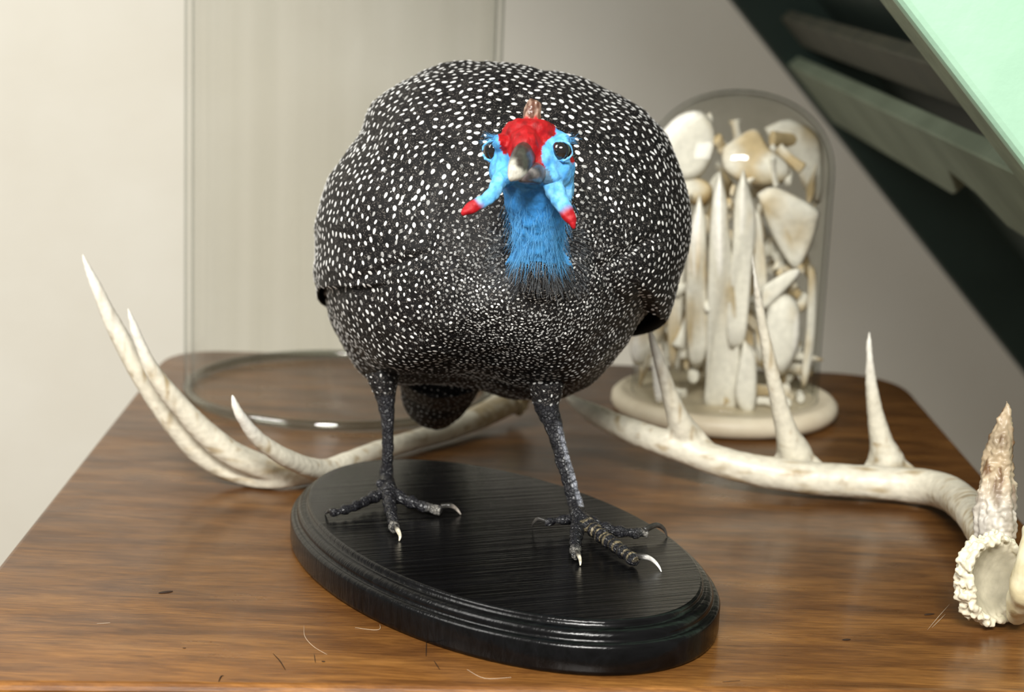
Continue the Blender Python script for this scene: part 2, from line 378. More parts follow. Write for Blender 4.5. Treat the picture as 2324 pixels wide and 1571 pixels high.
for pts, wd in (([(620, 1484), (635, 1500), (648, 1521)], .0003), ([(496, 1548), (502, 1535), (508, 1534)], .0004), ([(2098, 1396), (2120, 1393)], .0012), ([(1912, 1453), (1930, 1451)], .0012), ([(360, 1346), (392, 1342)], .0016), ([(713, 1485), (716, 1505)], .0002), ([(730, 1501), (738, 1502)], .0008), ([(968, 1455), (967, 1490)], .00025), ([(985, 1500), (998, 1520)], .00025), ([(1640, 1548), (1680, 1545)], .0002), ([(415, 1471), (422, 1471)], .0005)):
    sliver(pts, wd, 'knot', 'dent')

# ------------------------------------------------------------ oval plaque
PZT = .926
EA, EB, EANG = .151, .0875, radians(-57.25); EC = Vector((-.0060, .995, 0))
def oval(k, e=2.0, n=120):
    out = []
    for i in range(n):
        t = 2 * pi * i / n; x = (EA + k) * cos(t); y = (EB + k) * sin(t)
        out.append(Vector((EC.x + x * cos(EANG) - y * sin(EANG), EC.y + x * sin(EANG) + y * cos(EANG), 0)))
    return out
o0 = oval(0)
EC.y += 0.0
prf = [(0.0, PZT), (-.0010, PZT - .0004), (-.0018, PZT - .0016), (-.0018, PZT - .0034), (-.0034, PZT - .0036), (-.0052, PZT - .0040), (-.0068, PZT - .0054), (-.0075, PZT - .0074), (-.0072, PZT - .0092), (-.0088, PZT - .0093), (-.0104, PZT - .0100), (-.0112, PZT - .0116), (-.0112, TZ + .003), (-.0106, TZ + .001), (-.0092, TZ)]
pl = tag(link('display_plaque', ring_slab(o0, prf), M['black']), 'oval black wooden plaque with moulded rim under the guinea fowl', 'plaque')
for p in pl.data.polygons:
    if len(p.vertices) > 8: p.use_smooth = False

# ------------------------------------------------------------ glass domes
def shell(prof, th):
    """outer profile (r,z) bottom->top, closed at the axis; returns a glass wall th thick"""
    inner = []
    for i, (r, z) in enumerate(prof):
        a = prof[max(i - 1, 0)]; b = prof[min(i + 1, len(prof) - 1)]; t = Vector((b[0] - a[0], b[1] - a[1])).normalized(); inner.append((max(r - t.y * th, .0002), z + t.x * th))
    return lathe(prof + inner[::-1], 96, True)
def domeprof(r, z0, zc, ztop, n=14, e=2.0):
    pr = [(r + .0008, z0), (r, z0 + .003), (r, z0 + (zc - z0) * .35), (r, z0 + (zc - z0) * .7), (r, zc)]
    for k in range(1, n + 1):
        a = pi / 2 * k / n; pr.append((max(r * cos(a) ** (2 / e), .0002), zc + (ztop - zc) * sin(a) ** (2 / e)))
    return pr
gd = shell(domeprof(.1185, 0, .36, .47), .0055); o = link('glass_dome', mesh('glass', *gd), M['glass']); o.location = (-.134, 1.402, TZ + .0006)
rim = link('rim', mesh('rim', *lathe([(.1165 + .0034 * cos(a), .0036 + .0034 * sin(a)) for a in [2 * pi * k / 10 for k in range(10)]], 96, True)), M['glass_rim']); rim.parent = o
tag(o, 'tall empty clear glass dome standing on the cabinet behind the left antler', 'glass dome')
JC = Vector((.165, 1.387, TZ))
jar = empty('bell_jar', JC, 'smaller glass bell jar on a cream round base, packed with bones', 'bell jar')
bp = [(.0002, 0), (.078, 0), (.084, .002), (.087, .007), (.0865, .012), (.083, .0155), (.0785, .0165), (.0775, .0158), (.0002, .0158)]
link('jar_base', mesh('jar_base', *lathe([(r, z) for r, z in bp], 96)), M['jarbase'], None).parent = jar
jtop = P(1690, 192, 1.387).z
gj = shell(domeprof(.071, .016, jtop - TZ - .066, jtop - TZ - .004, e=2.15), .003)
g2 = link('glass_cover', mesh('glass', *gj), M['jar_glass'], None); g2.parent = jar

# ------------------------------------------------------------ bones inside the bell jar
def bonecol(co, warm=.3, seed=0):
    n = pnoise(co + seed, 45); m = pnoise(co + seed + 9, 140)
    c = lerp((.78, .755, .68), (.55, .43, .25), sm(n + warm - .3, 0, .6)); return c * (1 + .08 * m)[:, None]
def flatbone(outline, Y, name, label, th=.004, tilt=0, warm=.3, edge=None, group=None):
    """outline in photo pixels at distance Y -> curved flat bone with thickness th; tilt leans it in depth"""
    cx = sum(p[0] for p in outline) / len(outline); cy = sum(p[1] for p in outline) / len(outline)
    pts = catmull(list(outline) + [outline[0]], 3)[:-1]
    rings = []
    for k, off in ((1.0, 0), (.90, -th * .72), (.72, -th * .84), (.3, -th * .88)):
        rings.append([P(cx + (x - cx) * k, cy + (y - cy) * k, Y + off + tilt * ((y - cy) / 300)) for x, y in pts])
    back = [[P(cx + (x - cx) * k, cy + (y - cy) * k, Y + off + tilt * ((y - cy) / 300)) for x, y in pts] for k, off in ((.93, th * .35), (.5, th * .3))]
    n = len(pts); vs = [v for r in rings for v in r]; fs = []
    for j in range(3):
        for i in range(n): i2 = (i + 1) % n; fs.append((j * n + i, j * n + i2, (j + 1) * n + i2, (j + 1) * n + i))
    fs.append(tuple(3 * n + i for i in range(n)))
    b0 = len(vs); vs += [v for r in back for v in r]
    for i in range(n):
        i2 = (i + 1) % n; fs.append((i2, i, b0 + i, b0 + i2)); fs.append((b0 + i2, b0 + i, b0 + n + i, b0 + n + i2))
    fs.append(tuple(reversed([b0 + n + i for i in range(n)])))
    me = mesh(name, vs, fs); s = random.random() * 9
    def cf(co):
        c = bonecol(co, warm, s)
        if edge:
            px, _ = pix(co); c = c * (1 - .65 * sm(px[:, 1], edge[0], edge[1]))[:, None] * np.array([1, .82, .55]) ** sm(px[:, 1], edge[0], edge[1])[:, None]
        return c
    paint(me, cf); o = link(name, me, M['bone']); return tag(o, label, 'bone', group)
def longbone(a, b, r, name, label, knob=1.5, group=None, warm=.3, flat=.8):
    a = Vector(a); b = Vector(b); pts = []; bend = Vector((random.uniform(-.1, .1), random.uniform(-.1, .1), 0)) * (b - a).length * .5
    for t, k in ((0, .5), (.03, knob), (.1, knob * .95), (.22, 1.0), (.5, .85), (.78, 1.0), (.9, knob * .95), (.97, knob), (1, .5)):
        p = a.lerp(b, t) + bend * sin(pi * t); pts.append((*p, r * k))
    v, f = tube(pts, 9, 2, flat=flat); me = mesh(name, v, f); paint(me, lambda co: bonecol(co, warm, a.x * 50)); o = link(name, me, M['bone']); return tag(o, label, 'bone', group)
YJ = 1.387
flatbone([(1634, 388), (1618, 440), (1607, 600), (1604, 760), (1602, 860), (1600, 930), (1640, 938), (1674, 933), (1680, 800), (1668, 640), (1655, 520), (1648, 440)], 1.335, 'long_bone', 'long white pointed bone standing in front centre of the bell jar', .006, .012, .05)
flatbone([(1687, 382), (1668, 450), (1662, 560), (1650, 700), (1655, 790), (1690, 780), (1704, 640), (1716, 500), (1705, 440)], 1.330, 'long_bone', 'white pointed bone leaning to the right beside the front centre bone in the jar', .006, .01, .05)
flatbone([(1588, 440), (1566, 520), (1556, 660), (1560, 780), (1570, 832), (1592, 830), (1606, 780), (1604, 640), (1602, 500)], 1.338, 'long_bone', 'broad cream pointed bone to the left of the two white pointed bones in the jar', .006, .012, .25)
flatbone([(1640, 335), (1690, 300), (1720, 295), (1745, 335), (1790, 375), (1785, 410), (1735, 425), (1680, 415), (1640, 380)], 1.355, 'plate_bone', 'yellowish fan-shaped bone with a brown ragged edge near the top of the jar', .006, -.01, .45, (385, 425))
flatbone([(1718, 440), (1760, 425), (1850, 470), (1858, 500), (1840, 560), (1812, 612), (1790, 600), (1750, 530)], 1.350, 'shoulder_blade', 'large pale triangular shoulder blade at right in the bell jar', .005, .01, .35)
flatbone([(1500, 300), (1540, 262), (1590, 252), (1622, 290), (1618, 350), (1590, 400), (1540, 410), (1508, 370)], 1.36, 'plate_bone', 'broad white rounded bone at upper left in the bell jar', .010, 0, .05)
flatbone([(1735, 290), (1790, 270), (1850, 300), (1868, 350), (1862, 460), (1830, 440), (1800, 370), (1760, 340)], 1.40, 'plate_bone', 'mottled grey-cream bone plate high on the right of the jar', .008, 0, .4)
flatbone([(1520, 400), (1590, 405), (1618, 430), (1600, 470), (1560, 460), (1530, 440)], 1.365, 'jaw_piece', 'ochre edged bone wedge below the white rounded bone at left', .008, 0, .6, (425, 470))
flatbone([(1742, 690), (1780, 665), (1815, 700), (1812, 790), (1778, 850), (1755, 830), (1735, 760)], 1.345, 'rounded_bone', 'smooth oval white bone low on the right side of the jar', .014, 0, .05)
flatbone([(1730, 650), (1795, 612), (1815, 622), (1740, 700), (1728, 690)], 1.335, 'rib_piece', 'short white bone slanting up to the right below the shoulder blade', .005, 0, .1)
flatbone([(1700, 480), (1722, 480), (1735, 560), (1742, 650), (1728, 690), (1708, 600)], 1.35, 'bone_splinter', 'narrow pale splinter just right of the pointed bones', .005, 0, .2)
flatbone([(1835, 600), (1852, 620), (1850, 760), (1832, 870), (1818, 870), (1830, 740)], 1.37, 'rib_bone', 'thin upright rib against the right wall of the jar', .005, 0, .35)
flatbone([(1688, 770), (1712, 800), (1718, 860), (1712, 930), (1690, 940), (1668, 900), (1676, 830)], 1.335, 'bone_splinter', 'grey white bone wedge at the foot of the pointed bones, right side', .006, 0, .0)
flatbone([(1432, 640), (1470, 600), (1500, 560), (1520, 700), (1490, 790), (1455, 830), (1430, 800)], 1.375, 'plate_bone', 'broad pale bone low against the left wall of the jar', .008, 0, .4)
flatbone([(1520, 480), (1552, 470), (1556, 620), (1540, 800), (1520, 830), (1512, 640)], 1.36, 'long_bone', 'tan upright bone behind the left cream pointed bone', .007, 0, .55)
flatbone([(1478, 800), (1500, 780), (1516, 860), (1510, 905), (1488, 912)], 1.335, 'bone_splinter', 'small tan bone standing near the left antler tine in the jar', .005, 0, .6)
def zone(c):
    h = ('low', 'halfway up', 'high')[min(2, int((c.z - TZ - .015) / .075))]; sd = ('left', 'middle', 'right')[min(2, max(0, int((c.x - JC.x + .075) / .05)))]
    return 'small cream bone piece packed %s in the glass bell jar, %s part' % (h, sd), 'small bones %s in the jar, %s part' % (h, sd)
ZS = jtop - TZ - .072
for k in range(90):
    a = random.uniform(0, 2 * pi); z = .028 + (k / 90) * .19
    lim = .060 * (sqrt(max(.05, 1 - (max(0, z + .012 - ZS) / .066) ** 2)))
    rr = lim * random.random() ** .35
    c = Vector((JC.x + rr * cos(a), JC.y + .004 + rr * sin(a) * .9, TZ + z)); ln = random.uniform(.022, .05) * (1 if z < .16 else .6); th = random.uniform(0, pi); el = random.uniform(-1.4, 1.4) if k > 14 else random.uniform(-.4, .4)
    dv = Vector((cos(th) * cos(el), sin(th) * cos(el), sin(el))) * ln / 2
    e1 = c - dv; e2 = c + dv
    for e in (e1, e2):
        q = Vector((e.x - JC.x, e.y - JC.y)); e.z = min(max(e.z, TZ + .0215), jtop - .03)
        lm = .059 * (sqrt(max(.04, 1 - (max(0, e.z - TZ - ZS) / .066) ** 2)))
        if q.length > lm: q = q.normalized() * lm; e.x = JC.x + q.x; e.y = JC.y + q.y
    lb, gp = zone(c)
    longbone(e1, e2, random.uniform(.0028, .0064), 'small_bone', lb, random.choice((.9, 1.1, 1.4)), gp, random.uniform(.25, .8), random.uniform(.3, .8))
for k in range(62):
    px = random.choice((random.uniform(1442, 1545), random.uniform(1715, 1835), random.uniform(1560, 1720))); py = random.uniform(400, 850); ln = random.uniform(60, 150); wd = random.uniform(12, 34); a = random.gauss(pi / 2, .55)
    px += (800 - py) * .05; dx_, dy_ = cos(a), sin(a); Yk = random.uniform(1.372, 1.40); ol = []
    for t, q in ((-1, 0), (-.7, .8), (0, 1), (.6, .7), (1, .15), (.7, -.6), (.1, -1), (-.6, -.7)):
        t *= ln / 2; q *= wd / 2 * random.uniform(.7, 1.2); ol.append((px + dx_ * t - dy_ * q, min(py + dy_ * t + dx_ * q, 905)))
    lb, gp = zone(P(px, py, Yk)); flatbone(ol, Yk, 'bone_splinter', lb.replace('small cream bone piece', 'flat bone splinter'), .005, random.uniform(-.02, .02), random.uniform(.3, 1.0), None, gp.replace('small bones', 'flat bone splinters'))
for k in range(10):
    a = random.uniform(-2.6, -.4); rr = random.uniform(.035, .06)
    c = Vector((JC.x + rr * cos(a), JC.y + rr * sin(a), TZ + .0205)); th = random.uniform(0, pi); dv = Vector((cos(th), sin(th), 0)) * .006
    longbone(c - dv, c + dv, .0032, 'small_bone', 'small bone chip lying loose on the base just inside the jar', 1.2, 'bone chips on the jar base', .3)

# ------------------------------------------------------------ antlers
def antcol(tips, b=None):
    def base(co): return .45 * (1 - sm(np.linalg.norm(co - np.array(b), axis=1), .02, .09)) if b is not None else 0
    def fn(co):
        n = pnoise(co, 42); lo_ = co[:, 2] < TZ + .034; m = np.where(lo_, pnoise(co * np.array([.25, 1, 1]) + 3, 230), pnoise(co * np.array([1, 1, .25]) + 3, 230)); f = pnoise(co + 7, 260)
        c = lerp((.73, .685, .555), (.47, .38, .235), sm(n * .6 + m * .6 + base(co), .05, .65))
        c = lerp2(c, (.34, .23, .11), sm(m + f * .5, .38, .75) * .3)
        if tips:
            t = np.zeros(len(co))
            for p, r in tips: t = np.maximum(t, 1 - sm(np.linalg.norm(co - np.array(p), axis=1), r * .3, r))
            c = lerp2(c, (.88, .86, .78), t * .8)
        return c
    return fn
def lerp2(c, b, t): t = np.clip(t, 0, 1)[:, None]; return c * (1 - t) + np.array(b) * t
def branch(pts, k=1.0):
    """(px, py, Y, width px) -> tube points"""
    out = []
    for q_ in pts:
        px, py, Y, wd = q_[:4]
        if Y == 'l':
            rr = wd / 2 * 1.13 / F * 1.02; p = PZ(px, py, TZ + rr + q_[4]); rr = wd / 2 * p.y / F * 1.02; out.append((*p, rr)); continue
        for _ in range(60):
            p = P(px, py, Y); rr = wd / 2 * Y / F * 1.02 * k
            if p.z - rr >= TZ + .0005: break
            Y -= .003
        out.append((*p, rr))
    return out
def antler(name, branches, voxel, label, base, rough=.0006, webs=()):
    me = remesh([tube(branch(b), 14, 6) for b in list(branches) + list(webs)], voxel, 24)
    roughen(me, rough * .8, 60); roughen(me, rough * .35, 300)
    tips = [(branch(b)[0][:3], .05) for b in branches]
    paint(me, antcol(tips, base)); o = link(name, me, M['antler'], None)
    return tag(o, label, 'antler')
def LY(px, py, z): return PZ(px, py, TZ + z).y
# left antler: beam from behind the bird's tail forward to the table, then sweeping up at the left
la = antler('antler', [
    [(186, 573, 1.115, 8), (200, 610, 1.117, 20), (228, 672, 1.12, 31), (262, 745, 1.124, 42), (322, 850, 1.129, 54), (392, 950, 1.134, 64), (470, 1035, 1.140, 64), (560, 1078, 'l', 56, 0), (640, 1088, 'l', 46, .0005), (720, 1075, 'l', 40, .001)],
    [(289, 696, 1.095, 7), (300, 730, 1.097, 19), (318, 780, 1.10, 29), (352, 850, 1.105, 40), (420, 935, 1.115, 52), (500, 1012, 1.125, 60), (585, 1056, 1.134, 60), (680, 1074, 1.145, 50), (745, 1064, 'l', 48, .002), (860, 1022, 'l', 46, .002), (1000, 982, 'l', 50, .002), (1085, 948, 'l', 56, .004), (1140, 918, 'l', 62, .008), (1165, 900, 'l', 70, .01)],
    [(527, 892, 1.07, 8), (532, 915, 1.071, 19), (548, 948, 1.075, 28), (590, 1000, 1.087, 38), (655, 1043, 1.105, 46), (725, 1066, 1.135, 50), (790, 1050, 1.165, 44)],
    ], .0011, 'cream antler curving up at left of the cabinet behind the bird', P(1165, 900, 1.33))
b0 = P(1172, 893, LY(1172, 893, .022))
def burr(c, axis, R, r, n=26, seed=1, rows=2):
    rnd = random.Random(seed); q = axis.to_track_quat('Z', 'Y').to_matrix(); parts = []
    for j in range(rows):
        for i in range(n):
            a = 2 * pi * (i + rnd.random() * .6 + j * .4) / n; rr = R * rnd.uniform(.9, 1.12)
            p = c + q @ Vector((cos(a) * rr, sin(a) * rr, (j - rows / 2) * r + rnd.uniform(-.3, .3) * r)); parts.append(ball(p, r * rnd.uniform(.7, 1.2), 8, 6))
    return parts
ax = Vector((.75, .6, .2)).normalized()
me = remesh(burr(b0, ax, .0115, .0036, 18, 3) + [ball(b0, .011), ball(b0 + ax * .008, .009)], .0009, 2); paint(me, lambda co: antcol(None)(co) * np.array([.85, .82, .66])); link('burr', me, M['antler'], la)['label'] = 'knobbly grey-brown base'
# right antler
y1, y2, y3 = LY(1565, 1015, .028), LY(1810, 1050, .018), LY(2015, 1060, .016)
ra = antler('antler', [
    [(1282, 892, 'l', 8, .045), (1300, 912, 'l', 26, .040), (1345, 940, 'l', 46, .033), (1430, 980, 'l', 58, .026), (1540, 1018, 'l', 68, .018), (1660, 1058, 'l', 72, .009), (1800, 1084, 'l', 76, .004), (1950, 1096, 'l', 80, .002), (2080, 1106, 'l', 84, .002), (2160, 1126, 'l', 84, .006), (2215, 1180, 'l', 84, .012), (2245, 1250, 'l', 76, .014)],
    [(1470, 737, y1 - .02, 9), (1482, 780, y1 - .018, 22), (1503, 845, y1 - .014, 31), (1524, 910, y1 - .01, 42), (1540, 955, y1 - .006, 56), (1556, 990, y1, 74), (1572, 1018, y1, 60)],
    [(1706, 575, y2 - .03, 5), (1714, 640, y2 - .026, 15), (1728, 730, y2 - .02, 25), (1748, 830, y2 - .015, 33), (1768, 920, y2 - .01, 42), (1786, 985, y2 - .005, 56), (1802, 1030, y2, 82), (1818, 1062, y2, 66)],
    [(1972, 753, y3 - .01, 8), (1973, 810, y3 - .01, 20), (1978, 880, y3 - .008, 30), (1988, 950, y3 - .005, 42), (2000, 1005, y3 - .002, 56), (2012, 1050, y3, 84), (2018, 1075, y3, 70)],
    ], .0011, 'long cream antler with three upright tines lying at right in front of the bone jar', PZ(2250, 1240, TZ + .02), webs=[
    [(1486, 1004, y1 - .006, 10), (1520, 990, y1 - .004, 30), (1550, 972, y1, 52), (1590, 1004, y1, 40), (1640, 1044, y1 - .006, 16)],
    [(1738, 1066, y2, 14), (1770, 1044, y2, 32), (1798, 1020, y2, 54), (1834, 1044, y2, 36), (1880, 1074, y2, 14)],
    [(1950, 1082, y3, 14), (1980, 1056, y3, 34), (2004, 1030, y3, 52), (2042, 1056, y3, 34), (2092, 1084, y3, 14)]])
yb = LY(2262, 1262, .03)
bt = remesh([tube(branch([(2285, 912, yb + .02, 8), (2280, 945, yb + .02, 26), (2268, 1000, yb + .018, 48), (2260, 1070, yb + .014, 70), (2262, 1150, yb + .008, 92), (2258, 1205, yb + .006, 98), (2256, 1240, yb + .008, 70)]), 16, 7)], .0009, 3)
roughen(bt, .0030, 95, (1, 1, .25)); roughen(bt, .0020, 330, (1, 1, .22)); roughen(bt, .0012, 420)
def btc(co):
    n = pnoise(co * np.array([1, 1, .25]), 170); m = pnoise(co, 60); px, _ = pix(co)
    c = lerp((.40, .31, .20), (.15, .08, .035), sm(n + .4 * pnoise(co * np.array([1, 1, .2]), 420), -.15, .3)); c = lerp2(c, lerp((.56, .53, .47), (.30, .27, .22), sm(n + m, -.1, .5)), sm(px[:, 1], 1060, 1180) * .85); return c * (1 + .35 * m)[:, None]
paint(bt, btc); link('brow_tine', bt, M['antler'], ra)['label'] = 'rough brown-grey weathered tine'
bc = PZ(2252, 1318, TZ + .0262); bax = Vector((.60, -.76, .14)).normalized()
parts = burr(bc, bax, .0222, .0019, 50, 5, 5) + [tube([(*(bc - bax * .010), .0200), (*(bc + bax * .001), .0212)], 28, 2)]
me = remesh(parts, .0008, 2); co = coarray(me)
rel = co - np.array(bc); axn = np.array(bax); h = rel @ axn; rad = np.linalg.norm(rel - h[:, None] * axn, axis=1)
co = co - axn * (.0080 * np.clip(1 - (rad / .0190) ** 2, 0, 1) * (h > -.002))[:, None]; setco(me, co)
roughen(me, .0011, 420, mask=lambda q: sm(np.linalg.norm(q - np.array(bc), axis=1), .016, .021) * .9 + .1)
paint(me, lambda co: lerp((.46, .42, .31), (.74, .68, .52), sm(np.linalg.norm(co - np.array(bc), axis=1), .0155, .020) * .9 + .1 * sm(pnoise(co, 200), -.3, .3))); link('burr', me, M['antler'], ra)['label'] = 'pale concave end face with crinkled rim'
ped = remesh([tube(branch([(2345, 1200, 'l', 50, .056), (2345, 1260, 'l', 74, .042), (2334, 1325, 'l', 84, .026), (2316, 1365, 'l', 68, .015), (2308, 1400, 'l', 46, .002)]), 16, 5), ball(PZ(2385, 1290, TZ + .026), (.020, .012, .022)), ball(PZ(2440, 1270, TZ + .022), (.024, .016, .018)), ball(PZ(2400, 1350, TZ + .014), (.020, .012, .0125))], .0009, 4)
roughen(ped, .0016, 90)
paint(ped, lambda co: lerp2(lerp((.74, .68, .48), (.62, .54, .33), sm(pnoise(co, 80), -.2, .4)), (.32, .25, .12), sm(pnoise(co + 5, 160), .38, .6) * .6)); link('skull_piece', ped, M['antler'], ra)['label'] = 'yellowish lump of skull bone'

ra.location.z = .0008

# ------------------------------------------------------------ helmeted guinea fowl
bird = empty('guinea_fowl', (EC.x, EC.y, PZT), 'mounted guinea fowl with white-spotted black plumage and bright blue head', 'bird')
OUT = [(1100, 140), (1180, 145), (1280, 165), (1380, 207), (1465, 258), (1515, 315), (1543, 400), (1556, 500), (1548, 575), (1518, 645), (1468, 705), (1440, 745), (1405, 800), (1362, 848), (1310, 880), (1240, 888), (1180, 880), (1080, 855), (980, 850), (900, 850), (850, 838), (805, 795), (772, 740), (752, 690), (742, 640), (733, 580), (730, 510), (745, 430), (785, 350), (820, 298), (850, 235), (905, 188), (980, 155), (1040, 143)]
OC = np.array([1148., 520.])
_o = np.array(catmull(OUT + [OUT[0]], 10)[:-1]); _a = np.arctan2(_o[:, 1] - OC[1], _o[:, 0] - OC[0]); _r = np.hypot(_o[:, 1] - OC[1], _o[:, 0] - OC[0])
_i = np.argsort(_a); _a = _a[_i]; _r = _r[_i]; _a = np.r_[_a[-1] - 2 * pi, _a, _a[0] + 2 * pi]; _r = np.r_[_r[-1], _r, _r[0]]
def Rout(th): return float(np.interp((th + pi) % (2 * pi) - pi, _a, _r))
D0 = 1.105; FRONT = np.array([1195., 640.]); REAR = np.array([1050., 690.])
def gauss(x, y, cx, cy, sx, sy, ang=0):
    dx = x - cx; dy = y - cy; c, s = cos(ang), sin(ang); u = dx * c + dy * s; v = -dx * s + dy * c
    return exp(-(u / sx) ** 2 - (v / sy) ** 2)
def torso(th, ph, off=0.0):
    """th around the body, ph 0 at the breast .. pi at the rump"""
    R = Rout(th); e = np.array([cos(th), sin(th)]) * R; rho = sin(ph)
    if ph < pi / 2:
        c = OC * rho + FRONT * (1 - rho); px = c + e * rho; dep = -.118 * max(cos(ph), 0) ** .92
        x, y = px
        g = 0
        # folds: wing edges, shoulder hollows, breast keel
        g += -.006 * gauss(x, y, 1440, 560, 80, 9, radians(-33)) - .004 * gauss(x, y, 1380, 640, 90, 12, radians(60))
        g += .006 * gauss(x, y, 1490, 620, 60, 90) + .004 * gauss(x, y, 1420, 470, 70, 50)
        g += -.004 * gauss(x, y, 905, 600, 110, 10, radians(-20)) - .003 * gauss(x, y, 935, 260, 90, 14, radians(70)) + .003 * gauss(x, y, 870, 400, 60, 120)
        g += -.008 * gauss(x, y, 1215, 560, 90, 60) + .003 * gauss(x, y, 1180, 745, 120, 60)
        g += -.0035 * gauss(x, y, 1010, 440, 16, 110, radians(20)) - .003 * gauss(x, y, 960, 760, 150, 14, radians(25)) - .003 * gauss(x, y, 1370, 770, 120, 12, radians(-38))
        dep -= g
    else:
        t = (ph - pi / 2) / (pi / 2); rr = cos(t * pi / 2) ** .8; c = OC * (1 - t) + REAR * t; px = c + e * rr; dep = .155 * sin(t * pi / 2)
    n = 1 + off
    r = ray(px[0], px[1]); r = r / (r @ _fw)
    p = _C + r * (D0 + dep)
    if off:
        q = OC; cc = ray(q[0], q[1]); cc = _C + cc / (cc @ _fw) * (D0 + dep * .2); v = p - cc; p = p + v / np.linalg.norm(v) * off
    return Vector(p)
NT, NP = 240, 120
tv = []; tf = []
for j in range(1, NP):
    for i in range(NT): tv.append(torso(2 * pi * i / NT, pi * j / NP))
for j in range(NP - 2):
    for i in range(NT): i2 = (i + 1) % NT; tf.append((j * NT + i, j * NT + i2, (j + 1) * NT + i2, (j + 1) * NT + i))
tv += [torso(0, 0), torso(0, pi - 1e-4)]; a = len(tv) - 2
for i in range(NT): i2 = (i + 1) % NT; tf.append((a, i2, i)); tf.append((a + 1, (NP - 2) * NT + i, (NP - 2) * NT + i2))
YH = .932
def B(pts): return [(*P(x, y, Y), r) for x, y, Y, r in pts]
neck = B([(1205, 385, .936, .0150), (1214, 440, .938, .0158), (1222, 500, .945, .0142), (1224, 550, .952, .0126), (1224, 590, .962, .0128), (1224, 640, .985, .016)])
skin_parts = [tube(neck, 24, 6),
    ball(P(1208, 358, YH), (.0196, .021, .0170), 28, 18), ball(P(1196, 312, YH - .001), (.0128, .015, .0075), 24, 14),
    ball(P(1192, 345, YH - .013), (.0095, .011, .0125), 20, 14),
    ball(P(1264, 385, YH - .004), (.0090, .012, .0120), 20, 14), ball(P(1275, 425, YH), (.0065, .009, .013), 20, 14), ball(P(1136, 385, YH - .003), (.0055, .011, .0085), 20, 14),
    tube(B([(1152, 306, YH - .003, .0050), (1175, 303, YH - .007, .0066), (1205, 300, YH - .008, .0070), (1228, 301, YH - .007, .0064), (1246, 304, YH - .003, .0050)]), 14, 4),
    ball(P(1268, 318, YH - .006), (.0065, .010, .0042), 16, 10), ball(P(1136, 322, YH - .008), (.0045, .009, .0042), 16, 10),
    ball(P(1242, 400, YH - .014), (.007, .008, .006), 16, 10), ball(P(1150, 400, YH - .012), (.005, .008, .006), 16, 10)]
legs = []
LZ = PZT + .003
def T(px, py, h=0.0): return PZ(px, py, PZT + h)
lk = T(882, 1112, .010); 
Lleg = [(868, 845, 1.062, .0105), (872, 880, 1.060, .0078), (877, 915, 1.058, .0052), (880, 980, 1.055, .0036), (879, 1040, 1.053, .0035), (878, 1085, 1.052, .0042)]
Ltars = B(Lleg) + [(*lk, .0048)]
Rleg = [(1240, 870, 1.032, .0105), (1241, 920, 1.030, .0076), (1258, 970, 1.026, .0052), (1275, 1035, 1.020, .0044), (1293, 1095, 1.014, .0042)]
rk = T(1313, 1172, .010); Rtars = B(Rleg) + [(*P(1306, 1145, 1.009), .0044), (*rk, .0050)]
def toe(k, pts):
    return [(*k, .0042)] + [(*T(x, y, h), r) for x, y, h, r in pts]
toes = [toe(lk, [(850, 1128, .006, .0034), (800, 1152, .0050, .0026), (752, 1166, .0035, .0022)]),
        toe(lk, [(884, 1142, .007, .0036), (890, 1175, .0050, .0030), (896, 1203, .0036, .0027)]),
        toe(lk, [(915, 1132, .007, .0036), (960, 1150, .0050, .0030), (1002, 1160, .0036, .0027)]),
        toe(rk, [(1312, 1195, .007, .0040), (1306, 1228, .0055, .0032), (1308, 1262, .0036, .0028)]),
        toe(rk, [(1345, 1200, .007, .0040), (1395, 1238, .0060, .0036), (1445, 1276, .0038, .0031)]),
        toe(rk, [(1350, 1190, .006, .0034), (1400, 1206, .0060, .0030), (1470, 1212, .0042, .0027)]),
        toe(rk, [(1290, 1180, .006, .0030), (1262, 1182, .0060, .0025), (1236, 1188, .0050, .0019)]),
        toe(lk, [(872, 1100, .012, .0028), (856, 1098, .012, .0020)])]
leg_parts = [tube(Ltars, 14, 8), tube(Rtars, 14, 8)] + [tube(t, 12, 6) for t in toes]
tail = tube(B([(1005, 790, 1.15, .036), (998, 850, 1.175, .0275), (992, 900, 1.185, .0235), (995, 940, 1.190, .0165), (1002, 968, 1.192, .006)]), 24, 6, flat=1.0)
body = remesh([(tv, tf), tail] + skin_parts + leg_parts, .00085, 3)
co = coarray(body); pxy, dep = pix(co)
def seg_d(co, pts):
    best = np.full(len(co), 9.)
    for a, b in zip(pts[:-1], pts[1:]):
        p = np.array(a[:3]); q = np.array(b[:3]); v = q - p; t = np.clip(((co - p) @ v) / (v @ v), 0, 1)
        dd = np.linalg.norm(co - p - t[:, None] * v, axis=1) - (a[3] + (b[3] - a[3]) * t); best = np.minimum(best, dd)
    return best
dn = seg_d(co, neck)
dh = np.linalg.norm((co - np.array(P(1208, 350, YH))) / np.array([.030, .032, .030]), axis=1) - 1
n_edge = pnoise(co, 240) * 14
skin = ((dn < .004) | (dh < 0)) & (dep < 1.02) & (pxy[:, 1] < 598 + n_edge) & (co[:, 1] < .985)
dl = np.minimum(seg_d(co, Ltars[2:]), seg_d(co, Rtars[1:]))
for t in toes: dl = np.minimum(dl, seg_d(co, t))
leg = (dl < .003) & (co[:, 2] < P(880, 868 , 1.06).z + n_edge * .0001)
colr = np.full((len(co), 4), 1.0); colr[:, :3] = (.012, .012, .012)
x, y = pxy[:, 0], pxy[:, 1]
